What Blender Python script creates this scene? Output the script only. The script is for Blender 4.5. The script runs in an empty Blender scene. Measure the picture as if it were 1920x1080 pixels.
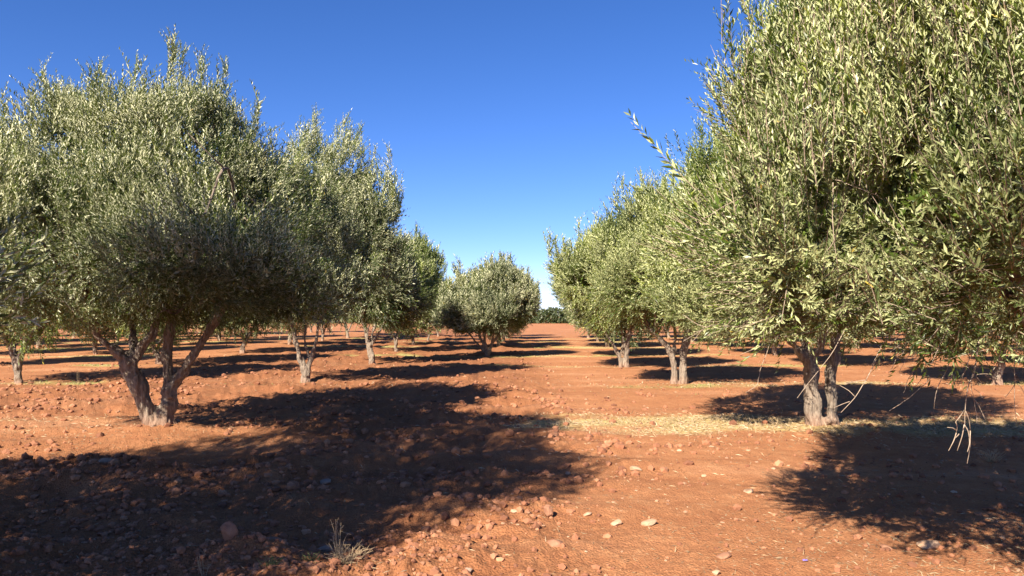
import bpy, math, random
import numpy as np
from mathutils import Vector

scene = bpy.context.scene
COL = scene.collection
R = math.radians

# ------------------------------------------------------------------ camera
CAM_H, HOR, FPX = 1.6, 592.0, 1443.0
cam_d = bpy.data.cameras.new('camera')
cam_d.sensor_width = 36.0
cam_d.lens = FPX / 1920 * 36
cam_d.clip_start = 0.05
cam_d.clip_end = 6000
cam = bpy.data.objects.new('camera', cam_d)
COL.objects.link(cam)
cam.location = (0, 0, CAM_H)
cam.rotation_euler = (R(90) + math.atan((HOR - 540) / FPX), 0, 0)
scene.camera = cam

# ------------------------------------------------------------------ sky, sun, exposure
SUN_AZ, SUN_EL = R(29), R(35)        # shadows fall away from the viewer and to the right
world = bpy.data.worlds.new("World")
scene.world = world
world.use_nodes = True
wn, wl = world.node_tree.nodes, world.node_tree.links
wn.clear()
sky = wn.new('ShaderNodeTexSky')
sky.sky_type = 'NISHITA'
sky.sun_disc = False
sky.sun_elevation = SUN_EL
sky.sun_rotation = SUN_AZ + math.pi
sky.altitude = 400
sky.air_density = 0.65
sky.dust_density = 0.2
sky.ozone_density = 3.0
hs = wn.new('ShaderNodeHueSaturation')
hs.inputs['Saturation'].default_value = 1.22
bg = wn.new('ShaderNodeBackground')
bg.inputs['Strength'].default_value = 0.068
wo = wn.new('ShaderNodeOutputWorld')
wl.new(sky.outputs[0], hs.inputs['Color'])
vm = wn.new('ShaderNodeMix'); vm.data_type = 'RGBA'; vm.blend_type = 'MULTIPLY'; vm.inputs[0].default_value = 1
vm.inputs[7].default_value = (1.0, 0.88, 1.08, 1)
wl.new(hs.outputs[0], vm.inputs[6]); wl.new(vm.outputs[2], bg.inputs[0])
wl.new(bg.outputs[0], wo.inputs[0])

sd = bpy.data.lights.new('sun', 'SUN')
sd.energy = 5.0
sd.angle = R(0.5)
sd.color = (1.0, 0.90, 0.76)
sun = bpy.data.objects.new('sun', sd)
COL.objects.link(sun)
v = Vector((math.sin(SUN_AZ) * math.cos(SUN_EL), math.cos(SUN_AZ) * math.cos(SUN_EL), -math.sin(SUN_EL)))
sun.rotation_euler = v.to_track_quat('-Z', 'Y').to_euler()
sun.location = (-8, -10, 12)

scene.view_settings.view_transform = 'Standard'
scene.view_settings.look = 'None'
scene.view_settings.exposure = 1.45
scene.view_settings.gamma = 1
scene.cycles.max_bounces = 5
scene.cycles.diffuse_bounces = 1
scene.cycles.glossy_bounces = 2
scene.cycles.transmission_bounces = 3

# ------------------------------------------------------------------ noise
def _h(ix, iy, iz, seed):
    n = (ix.astype(np.int64) * 374761393 + iy.astype(np.int64) * 668265263 + iz.astype(np.int64) * 2147483647 + seed * 974634777) & 0xFFFFFFFF
    n = ((n ^ (n >> 13)) * 1274126177) & 0xFFFFFFFF
    n = ((n ^ (n >> 15)) * 2246822519) & 0xFFFFFFFF
    n = n ^ (n >> 16)
    return (n & 0xFFFFFF) / float(0xFFFFFF)

def noise(x, y, z=None, seed=0):
    """value noise in -1..1"""
    x = np.asarray(x, float); y = np.asarray(y, float)
    ix, iy = np.floor(x), np.floor(y)
    fx, fy = x - ix, y - iy
    ux, uy = fx * fx * (3 - 2 * fx), fy * fy * (3 - 2 * fy)
    ix = ix.astype(np.int64); iy = iy.astype(np.int64)
    def plane(iz):
        a = _h(ix, iy, iz, seed); b = _h(ix + 1, iy, iz, seed)
        c = _h(ix, iy + 1, iz, seed); d = _h(ix + 1, iy + 1, iz, seed)
        return (a * (1 - ux) + b * ux) * (1 - uy) + (c * (1 - ux) + d * ux) * uy
    if z is None:
        return plane(np.zeros_like(ix)) * 2 - 1
    z = np.asarray(z, float)
    iz = np.floor(z); fz = z - iz; uz = fz * fz * (3 - 2 * fz); iz = iz.astype(np.int64)
    return (plane(iz) * (1 - uz) + plane(iz + 1) * uz) * 2 - 1

def fbm(x, y, seed=0, octaves=4, gain=0.5):
    s = 0; a = 1
    for k in range(octaves):
        s = s + a * noise(x * 2 ** k + 13.7 * k, y * 2 ** k - 7.1 * k, seed=seed + k)
        a *= gain
    return s

def sstep(a, b, x):
    t = np.clip((x - a) / (b - a), 0, 1)
    return t * t * (3 - 2 * t)

# ------------------------------------------------------------------ the lie of the land
LINES = [4.2, 10.85, 17.9, 24.9, 31.5, 38.8, 46.2, 53.6]     # unploughed strips run across, one at every line of trees

def strip_mask(x, y):
    m = 0
    w = 0.5 * fbm(x * 0.35, y * 0.35, 71, 3)
    patch = sstep(-0.35, 0.55, noise(x * 0.16, y * 0.05, seed=75) + 0.5 * noise(x * 0.6, y * 0.6, seed=76))
    for i, l in enumerate(LINES[1:]):
        if i == 0:
            k = 1.15 * sstep(-1.4, 0.8, x + 0.5 * w) * (1 - 0.6 * sstep(6.5, 9, x)) + 0.42 * (1 - sstep(-6.4, -5.0, x))
            band = 1 - sstep(0.1, 1.7, np.abs(y - 11.3 + w))
        else:
            k = 0.25 + 0.75 * patch
            band = 1 - sstep(0.3, 1.0, np.abs(y - l + w))
        m = np.maximum(m, k * band)
    return m * np.clip(0.75 + 0.5 * noise(x * 1.6, y * 2.6, seed=77), 0, 1)

def rough_mask(x, y):
    a = 1 - sstep(-0.2, 1.6, x + 0.5 * noise(x * .6, y * .6, seed=5))     # loose ploughed soil left of the alley
    a = a * sstep(-14, -8, x)
    a = a * (1 - 0.8 * sstep(-2.4, -3.6, x) * (1 - sstep(9.3, 8.6, y) * 0) * sstep(8.2, 9.2, y) * (1 - sstep(12, 13.2, y)))
    return np.clip(a, 0, 1)

def height(x, y):
    r = np.sqrt(x * x + y * y)
    far = 1 - sstep(60, 200, r)
    st = strip_mask(x, y)
    ro = rough_mask(x, y) * (1 - 0.8 * st)
    h = 0.10 * fbm(x * 0.07, y * 0.07, 3, 2) * far * sstep(3, 30, r)
    h = h + 0.025 * fbm(x * 0.8, y * 0.8, 11, 3) * far
    # furrows that run across the alley, piled up on the left
    fur = np.sin(2 * math.pi * (y + 0.35 * fbm(x * .5, y * .5, 21, 2)) / 1.15)
    h = h + (0.012 + 0.05 * ro) * fur * far * (1 - st) * (0.6 + 0.4 * noise(x * .4, y * .4, seed=9))
    big = fbm(x * 1.7, y * 2.2, 31, 3)
    h = h + ro * 0.085 * np.maximum(big, -0.3) * far
    # clods
    det = 1 - sstep(14, 45, r)
    c1 = 1 - np.abs(noise(x * 7, y * 8, seed=41)); c2 = noise(x * 17, y * 17, seed=42); c3 = noise(x * 38, y * 38, seed=43)
    loose = 0.35 + 0.65 * ro
    loose = loose * (1 - 0.6 * st)
    smooth_front = 1 - 0.65 * sstep(0.8, 2.2, x) * (1 - sstep(4.4, 5.2, y))
    h = h + loose * smooth_front * det * (0.030 * c1 * c1 * (noise(x * 2.3, y * 2.3, seed=44) > -0.2 + 0 * x) * ro + 0.012 * c2 + 0.006 * c3)
    # little mound the first tree of the left row stands on
    h = h + 0.10 * np.exp(-((x + 4.85) ** 2 + (y - 10.6) ** 2) / 0.55) + 0.05 * np.exp(-((x - 4.3) ** 2 + (y - 10.9) ** 2) / 0.5)
    return h

def hz(x, y):
    return float(height(np.array([float(x)]), np.array([float(y)]))[0])

def at(px, py, d):
    """point in the orchard seen at that place of the photograph, d metres away"""
    return Vector(((px - 960) / FPX * d, d, CAM_H + (HOR - py) / FPX * d))

def on_ground(px, py):
    d = FPX * CAM_H / (py - HOR)
    return (px - 960) / FPX * d, d

# ------------------------------------------------------------------ object helpers
def np_mesh(name, co, faces, material, smooth=False, attrs=None):
    """faces: (n, k) array, or list of such arrays"""
    me = bpy.data.meshes.new(name)
    if not isinstance(faces, (list, tuple)):
        faces = [faces]
    faces = [f for f in faces if len(f)]
    co = np.asarray(co, np.float32)
    me.vertices.add(len(co)); me.vertices.foreach_set('co', co.ravel())
    loops = np.concatenate([f.ravel() for f in faces]).astype(np.int32)
    tot = np.concatenate([np.full(len(f), f.shape[1], np.int32) for f in faces])
    start = np.concatenate([[0], np.cumsum(tot)[:-1]]).astype(np.int32)
    me.loops.add(len(loops)); me.loops.foreach_set('vertex_index', loops)
    me.polygons.add(len(tot)); me.polygons.foreach_set('loop_start', start)
    me.polygons.foreach_set('use_smooth', np.full(len(tot), smooth, bool))
    me.update(calc_edges=True)
    for k, val in (attrs or {}).items():
        a = me.attributes.new(k, 'FLOAT', 'POINT')
        a.data.foreach_set('value', np.asarray(val, np.float32))
    me.materials.append(material)
    return me

def link(name, me, parent=None):
    o = bpy.data.objects.new(name, me)
    COL.objects.link(o)
    if parent is not None:
        o.parent = parent
    return o

def tag(o, label=None, cat=None, group=None, kind=None):
    for k, val in (('label', label), ('category', cat), ('group', group), ('kind', kind)):
        if val:
            o[k] = val
    return o

class MB:
    def __init__(self):
        self.v, self.f, self.n, self.a = [], {}, 0, []
    def add(self, co, *faces, a=0.5):
        co = np.asarray(co, float)
        self.v.append(co)
        self.a.append(np.broadcast_to(np.asarray(a, float), (len(co),)))
        for f in faces:
            f = np.asarray(f)
            if len(f):
                self.f.setdefault(f.shape[1], []).append(f + self.n)
        self.n += len(co)
    def tube(self, pts, rad, sides=8, seed=0, gnarl=0.0, cap=True):
        pts = np.asarray(pts, float); rad = np.asarray(rad, float)
        n = len(pts)
        t = np.gradient(pts, axis=0)
        t /= np.linalg.norm(t, axis=1)[:, None] + 1e-9
        ref = np.array([0.31, 0.95, 0.05]) if abs(t[0][1]) < 0.8 else np.array([1.0, 0, 0])
        u = np.cross(t, ref); u /= np.linalg.norm(u, axis=1)[:, None] + 1e-9
        w = np.cross(t, u)
        ang = np.linspace(0, 2 * math.pi, sides, endpoint=False)
        ring = (np.cos(ang)[None, :, None] * u[:, None, :] + np.sin(ang)[None, :, None] * w[:, None, :])
        rr = np.repeat(rad[:, None], sides, 1)
        if gnarl:
            rr = rr * (1 + gnarl * noise(np.repeat(ang[None, :] * 1.1, n, 0), np.repeat((np.arange(n) * 0.5)[:, None], sides, 1), seed=seed))
        co = (pts[:, None, :] + ring * rr[:, :, None]).reshape(-1, 3)
        i = np.arange(n - 1)[:, None] * sides; j = np.arange(sides)[None, :]; k = (j + 1) % sides
        q = np.stack([i + j, i + k, i + sides + k, i + sides + j], -1).reshape(-1, 4)
        co = np.vstack([co, pts[0], pts[-1] + t[-1] * rad[-1] * 0.5])
        a0, a1 = n * sides, n * sides + 1
        jj = np.arange(sides); kk = (jj + 1) % sides
        t1 = np.stack([kk, jj, np.full(sides, a0)], -1)
        t2 = np.stack([(n - 1) * sides + jj, (n - 1) * sides + kk, np.full(sides, a1)], -1)
        self.add(co, q, np.vstack([t1, t2]))
    def mesh(self, name, material, smooth=True, attr=None):
        fs = [np.vstack(x) for x in self.f.values()]
        at_ = {attr: np.concatenate(self.a)} if attr else None
        return np_mesh(name, np.vstack(self.v), fs, material, smooth, at_)

# ------------------------------------------------------------------ materials
def mat(name):
    m = bpy.data.materials.new(name)
    m.use_nodes = True
    nt = m.node_tree
    b = nt.nodes['Principled BSDF']
    return m, nt, nt.nodes, nt.links, b

def ramp(nd, stops, interp='LINEAR'):
    r = nd.new('ShaderNodeValToRGB')
    r.color_ramp.interpolation = interp
    e = r.color_ramp.elements
    while len(e) < len(stops):
        e.new(0.5)
    for el, (p, c) in zip(e, stops):
        el.position = p
        el.color = (*c, 1) if len(c) == 3 else c
    return r

def mixc(nd, lk, fac, a, b):
    m = nd.new('ShaderNodeMix'); m.data_type = 'RGBA'
    for s, val in ((0, fac), (6, a), (7, b)):
        if hasattr(val, 'links'):
            lk.new(val, m.inputs[s])
        else:
            m.inputs[s].default_value = val if s == 0 else (*val, 1)
    return m.outputs[2]

def leaf_material(name, dark, mid, light, back, back2, yellow=(0.45, 0.33, 0.05)):
    m, nt, nd, lk, b = mat(name)
    at_ = nd.new('ShaderNodeAttribute'); at_.attribute_name = 'tint'
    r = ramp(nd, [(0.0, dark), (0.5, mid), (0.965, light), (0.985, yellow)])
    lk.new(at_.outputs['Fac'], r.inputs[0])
    r2 = ramp(nd, [(0.0, back), (0.97, back2), (0.99, yellow)])
    lk.new(at_.outputs['Fac'], r2.inputs[0])
    g = nd.new('ShaderNodeNewGeometry')
    c = mixc(nd, lk, g.outputs['Backfacing'], r.outputs[0], r2.outputs[0])
    lk.new(c, b.inputs['Base Color'])
    b.inputs['Roughness'].default_value = 0.42
    b.inputs['Specular IOR Level'].default_value = 0.45
    tr = nd.new('ShaderNodeBsdfTranslucent')
    tr.inputs[0].default_value = (0.27, 0.33, 0.06, 1)
    ms = nd.new('ShaderNodeMixShader'); ms.inputs[0].default_value = 0.2
    lk.new(b.outputs[0], ms.inputs[1]); lk.new(tr.outputs[0], ms.inputs[2])
    lk.new(ms.outputs[0], nd['Material Output'].inputs[0])
    return m

M = {}
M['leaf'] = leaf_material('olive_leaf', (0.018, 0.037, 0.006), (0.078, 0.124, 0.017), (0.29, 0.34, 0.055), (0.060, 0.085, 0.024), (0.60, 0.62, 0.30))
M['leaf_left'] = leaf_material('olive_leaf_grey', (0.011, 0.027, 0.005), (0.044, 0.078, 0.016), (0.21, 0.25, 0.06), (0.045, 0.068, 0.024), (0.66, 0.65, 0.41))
M['far'] = leaf_material('distant_foliage', (0.03, 0.045, 0.015), (0.06, 0.08, 0.03), (0.11, 0.13, 0.05), (0.05, 0.065, 0.025), (0.10, 0.11, 0.06))

def bark_material():
    m, nt, nd, lk, b = mat('olive_bark')
    tc = nd.new('ShaderNodeTexCoord')
    mp = nd.new('ShaderNodeMapping'); mp.inputs['Scale'].default_value = (14, 14, 3.2)
    lk.new(tc.outputs['Object'], mp.inputs[0])
    n1 = nd.new('ShaderNodeTexNoise'); n1.inputs['Scale'].default_value = 2.2; n1.inputs['Detail'].default_value = 8; n1.inputs['Roughness'].default_value = 0.65
    lk.new(mp.outputs[0], n1.inputs['Vector'])
    n2 = nd.new('ShaderNodeTexNoise'); n2.inputs['Scale'].default_value = 5; n2.inputs['Detail'].default_value = 4
    lk.new(tc.outputs['Object'], n2.inputs['Vector'])
    r = ramp(nd, [(0.30, (0.067, 0.045, 0.034)), (0.45, (0.190, 0.143, 0.105)), (0.62, (0.324, 0.265, 0.201)), (0.8, (0.438, 0.389, 0.321))])
    lk.new(n1.outputs[0], r.inputs[0])
    r2 = ramp(nd, [(0.35, (0, 0, 0)), (0.65, (1, 1, 1))])
    lk.new(n2.outputs[0], r2.inputs[0])
    c = mixc(nd, lk, r2.outputs[0], r.outputs[0], (0.238, 0.185, 0.138))
    f = nd.new('ShaderNodeMath'); f.operation = 'MULTIPLY'; f.inputs[1].default_value = 0.45
    # the mix factor keeps the fissures visible
    c = mixc(nd, lk, 0.6, c, r.outputs[0])
    sx = nd.new('ShaderNodeSeparateXYZ'); lk.new(tc.outputs['Object'], sx.inputs[0])
    mr = nd.new('ShaderNodeMapRange'); mr.inputs[1].default_value = 0.02; mr.inputs[2].default_value = 0.22
    mr.inputs[3].default_value = 0.5; mr.inputs[4].default_value = 0.0
    lk.new(sx.outputs[2], mr.inputs[0])
    c = mixc(nd, lk, mr.outputs[0], c, (0.324, 0.153, 0.083))       # red dust splashed up on the foot
    lk.new(c, b.inputs['Base Color'])
    b.inputs['Roughness'].default_value = 0.9
    bp = nd.new('ShaderNodeBump'); bp.inputs['Strength'].default_value = 1.0; bp.inputs['Distance'].default_value = 0.05
    lk.new(n1.outputs[0], bp.inputs['Height']); lk.new(bp.outputs[0], b.inputs['Normal'])
    return m
M['bark'] = bark_material()

def plain(name, c1, c2, scale=20, rough=0.85, bump=0.3, dist=0.01):
    m, nt, nd, lk, b = mat(name)
    tc = nd.new('ShaderNodeTexCoord')
    n1 = nd.new('ShaderNodeTexNoise'); n1.inputs['Scale'].default_value = scale; n1.inputs['Detail'].default_value = 6
    lk.new(tc.outputs['Object'], n1.inputs['Vector'])
    r = ramp(nd, [(0.3, c1), (0.7, c2)])
    lk.new(n1.outputs[0], r.inputs[0]); lk.new(r.outputs[0], b.inputs['Base Color'])
    b.inputs['Roughness'].default_value = rough
    bp = nd.new('ShaderNodeBump'); bp.inputs['Strength'].default_value = bump; bp.inputs['Distance'].default_value = dist
    lk.new(n1.outputs[0], bp.inputs['Height']); lk.new(bp.outputs[0], b.inputs['Normal'])
    return m
M['twig'] = plain('dry_twig', (0.216, 0.158, 0.108), (0.396, 0.310, 0.230), 30)
M['stone_pale'] = plain('pale_stone', (0.346, 0.194, 0.108), (0.446, 0.302, 0.194), 14)
M['stone_brown'] = plain('brown_stone', (0.216, 0.094, 0.050), (0.331, 0.166, 0.094), 14)
M['stone_grey'] = plain('grey_stone', (0.22, 0.14, 0.095), (0.31, 0.22, 0.16), 14)
M['plaster'] = plain('pink_plaster', (0.55, 0.33, 0.27), (0.62, 0.40, 0.33), 2)
M['roof'] = plain('red_tiles', (0.30, 0.09, 0.06), (0.38, 0.13, 0.08), 6)
M['dark_glass'] = plain('dark_opening', (0.02, 0.02, 0.02), (0.03, 0.03, 0.03), 2)
M['scrap'] = plain('purple_plastic', (0.20, 0.13, 0.42), (0.34, 0.25, 0.55), 8, 0.4)

def attr_material(name, stops, rough=0.85, attribute='tint'):
    m, nt, nd, lk, b = mat(name)
    a = nd.new('ShaderNodeAttribute'); a.attribute_name = attribute
    r = ramp(nd, stops); lk.new(a.outputs['Fac'], r.inputs[0]); lk.new(r.outputs[0], b.inputs['Base Color'])
    b.inputs['Roughness'].default_value = rough
    return m
M['straw'] = attr_material('dry_grass', [(0, (0.28, 0.18, 0.09)), (0.6, (0.42, 0.30, 0.17)), (0.85, (0.48, 0.38, 0.25)), (1, (0.14, 0.18, 0.045))])
M['weed'] = attr_material('green_weed', [(0, (0.053, 0.079, 0.020)), (1, (0.145, 0.158, 0.053))])
M['clod'] = attr_material('soil_clod', [(0, (0.15, 0.060, 0.030)), (0.5, (0.29, 0.118, 0.058)), (1, (0.41, 0.20, 0.105))], 0.95)
M['pebble'] = attr_material('pebble', [(0, (0.26, 0.13, 0.075)), (0.7, (0.38, 0.22, 0.13)), (1, (0.50, 0.36, 0.24))], 0.9)

def soil_material():
    m, nt, nd, lk, b = mat('red_soil')
    tc = nd.new('ShaderNodeTexCoord')
    def nz(scale, detail=6, rough=0.6, sc=None):
        n = nd.new('ShaderNodeTexNoise'); n.inputs['Scale'].default_value = scale
        n.inputs['Detail'].default_value = detail; n.inputs['Roughness'].default_value = rough
        if sc:
            mp = nd.new('ShaderNodeMapping'); mp.inputs['Scale'].default_value = sc
            lk.new(tc.outputs['Object'], mp.inputs[0]); lk.new(mp.outputs[0], n.inputs['Vector'])
        else:
            lk.new(tc.outputs['Object'], n.inputs['Vector'])
        return n
    big = nz(0.45, 5, 0.6, (0.5, 1.6, 1))
    midn = nz(4.0, 8, 0.7)
    fine = nz(46, 8, 0.85)
    r1 = ramp(nd, [(0.28, (0.261, 0.115, 0.060)), (0.40, (0.31, 0.122, 0.056)), (0.54, (0.38, 0.160, 0.074)), (0.68, (0.49, 0.250, 0.135))])
    lk.new(big.outputs[0], r1.inputs[0])
    r2 = ramp(nd, [(0.30, (0.283, 0.110, 0.045)), (0.55, (0.449, 0.210, 0.090)), (0.75, (0.604, 0.352, 0.180))])
    lk.new(midn.outputs[0], r2.inputs[0])
    c = mixc(nd, lk, 0.42, r1.outputs[0], r2.outputs[0])
    r3 = ramp(nd, [(0.30, (0.50, 0.48, 0.46)), (0.5, (1, 1, 1)), (0.72, (1.3, 1.35, 1.4))])
    lk.new(fine.outputs[0], r3.inputs[0])
    mm = nd.new('ShaderNodeMix'); mm.data_type = 'RGBA'; mm.blend_type = 'MULTIPLY'; mm.inputs[0].default_value = 0.8
    lk.new(c, mm.inputs[6]); lk.new(r3.outputs[0], mm.inputs[7])
    c = mm.outputs[2]
    # freshly turned earth, its colour darkened further to deepen the shade lying on it
    ra = nd.new('ShaderNodeAttribute'); ra.attribute_name = 'turned'
    rm = nd.new('ShaderNodeMath'); rm.operation = 'MULTIPLY'; lk.new(ra.outputs['Fac'], rm.inputs[0]); lk.new(big.outputs[0], rm.inputs[1])
    rm2 = nd.new('ShaderNodeMath'); rm2.operation = 'MULTIPLY'; rm2.inputs[1].default_value = 1.25; lk.new(rm.outputs[0], rm2.inputs[0])
    mt = nd.new('ShaderNodeMix'); mt.data_type = 'RGBA'; mt.blend_type = 'MULTIPLY'
    lk.new(rm2.outputs[0], mt.inputs[0]); lk.new(c, mt.inputs[6]); mt.inputs[7].default_value = (0.60, 0.54, 0.52, 1)
    c = mt.outputs[2]
    # straw litter and short dead grass on the unploughed strips
    a = nd.new('ShaderNodeAttribute'); a.attribute_name = 'straw'
    sn = nz(9, 8, 0.75, (1, 2.2, 1))
    add = nd.new('ShaderNodeMath'); add.operation = 'ADD'; lk.new(a.outputs['Fac'], add.inputs[0]); lk.new(sn.outputs[0], add.inputs[1])
    rs = ramp(nd, [(0.80, (0, 0, 0)), (1.15, (1, 1, 1))])
    mr = nd.new('ShaderNodeMapRange'); mr.inputs[1].default_value = 0.85; mr.inputs[2].default_value = 1.35; mr.inputs[4].default_value = 0.85
    lk.new(add.outputs[0], mr.inputs[0])
    sc2 = ramp(nd, [(0.35, (0.403, 0.286, 0.110)), (0.65, (0.604, 0.497, 0.219))]); lk.new(sn.outputs[0], sc2.inputs[0])
    c = mixc(nd, lk, mr.outputs[0], c, sc2.outputs[0])
    g = nd.new('ShaderNodeAttribute'); g.attribute_name = 'green'
    gm = nd.new('ShaderNodeMath'); gm.operation = 'MULTIPLY'; lk.new(g.outputs['Fac'], gm.inputs[0]); lk.new(sn.outputs[0], gm.inputs[1])
    c = mixc(nd, lk, gm.outputs[0], c, (0.275, 0.331, 0.090))
    lk.new(c, b.inputs['Base Color'])
    b.inputs['Roughness'].default_value = 1.0
    b.inputs['Specular IOR Level'].default_value = 0.15
    bp1 = nd.new('ShaderNodeBump'); bp1.inputs['Strength'].default_value = 0.8; bp1.inputs['Distance'].default_value = 0.05
    lk.new(midn.outputs[0], bp1.inputs['Height'])
    bp2 = nd.new('ShaderNodeBump'); bp2.inputs['Strength'].default_value = 0.75; bp2.inputs['Distance'].default_value = 0.012
    lk.new(fine.outputs[0], bp2.inputs['Height']); lk.new(bp1.outputs[0], bp2.inputs['Normal'])
    vo = nd.new('ShaderNodeTexVoronoi'); vo.inputs['Scale'].default_value = 55; lk.new(tc.outputs['Object'], vo.inputs['Vector'])
    bp3 = nd.new('ShaderNodeBump'); bp3.invert = True; bp3.inputs['Strength'].default_value = 0.7; bp3.inputs['Distance'].default_value = 0.012
    lk.new(vo.outputs['Distance'], bp3.inputs['Height']); lk.new(bp2.outputs[0], bp3.inputs['Normal'])
    lk.new(bp3.outputs[0], b.inputs['Normal'])
    return m
M['soil'] = soil_material()

# ------------------------------------------------------------------ the ground: one sheet, fine near the camera, out to the horizon
def build_ground():
    front = np.linspace(R(-44), R(44), 900)
    rest = np.linspace(R(44), R(316), 130)[1:-1]
    ang = np.concatenate([front, rest])
    # roughly one ring per picture row near the camera, wider apart far away
    rad = [0.5]
    while rad[-1] < 4000:
        r_ = rad[-1]
        rad.append(r_ + max(0.012, min(r_ * r_ * 0.0011, 0.25 + r_ * 0.012)) if r_ < 60 else r_ * 1.09)
    rad = np.array(rad)
    rr, aa = np.meshgrid(rad, ang, indexing='ij')
    x = rr * np.sin(aa); y = rr * np.cos(aa)
    z = height(x, y)
    co = np.stack([x, y, z], -1).reshape(-1, 3)
    n, m = len(rad), len(ang)
    i = np.arange(n - 1)[:, None] * m; j = np.arange(m)[None, :]; k = (j + 1) % m
    q = np.stack([i + j, i + m + j, i + m + k, i + k], -1).reshape(-1, 4)
    q = q[:, ::-1]
    c0 = len(co)
    co = np.vstack([co, [0, 0, 0]])
    tri = np.stack([np.full(m, c0), np.arange(m), (np.arange(m) + 1) % m], -1)[:, ::-1]
    st = strip_mask(co[:, 0], co[:, 1])
    gr = sstep(0.2, 0.8, st) * sstep(0.0, 0.5, noise(co[:, 0] * 0.5, co[:, 1] * 0.9, seed=88) + 0.25 * (co[:, 0] < -2)) * sstep(13, 17, co[:, 1])
    me = np_mesh('ground', co, [q, tri], M['soil'], True, {'straw': st, 'green': gr, 'turned': rough_mask(co[:, 0], co[:, 1])})
    o = link('ground', me)
    tag(o, kind='structure')
    return len(co)
print('ground verts', build_ground())

# ------------------------------------------------------------------ foliage
def shoot_templates(k, pairs, leaf, length, seed, width=0.2):
    """k leafy shoots along +z; each is (verts, 4) quads: base, left, tip, right"""
    rng = np.random.default_rng(seed)
    out = []
    for _ in range(k):
        vs = []
        bend = rng.normal(0, 0.12, 2)
        phi0 = rng.uniform(0, math.pi)
        for i in range(pairs):
            t = (i + 0.6) / pairs
            zc = t * length
            base = np.array([bend[0] * t * t * length * 2, bend[1] * t * t * length * 2, zc])
            for s in (0, math.pi):
                ph = phi0 + i * math.pi / 2 + s + rng.normal(0, 0.35)
                a = rng.normal(0.75 - 0.35 * t, 0.18)
                L = leaf * rng.uniform(0.7, 1.2) * (1.0 - 0.35 * max(0, t - 0.6) / 0.4)
                d = np.array([math.cos(ph) * math.sin(a), math.sin(ph) * math.sin(a), math.cos(a)])
                sd_ = np.cross([0, 0, 1.0], d); sd_ /= np.linalg.norm(sd_) + 1e-6
                nrm = np.cross(d, sd_)
                roll = rng.normal(0, 0.5)
                sv = sd_ * math.cos(roll) + nrm * math.sin(roll)
                nv = np.cross(d, sv)
                w = L * width * 0.5
                vs += [base, base + d * L * 0.5 + sv * w + nv * L * 0.03, base + d * L - nv * L * rng.uniform(-.05, .12), base + d * L * 0.5 - sv * w + nv * L * 0.03]
        out.append(np.array(vs))
    return np.array(out)

def frames(dirs, rng):
    n = len(dirs)
    r = rng.normal(size=(n, 3))
    u = np.cross(dirs, r); u /= np.linalg.norm(u, axis=1)[:, None] + 1e-9
    w = np.cross(dirs, u)
    return np.stack([u, w, dirs], -1)       # columns

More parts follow.
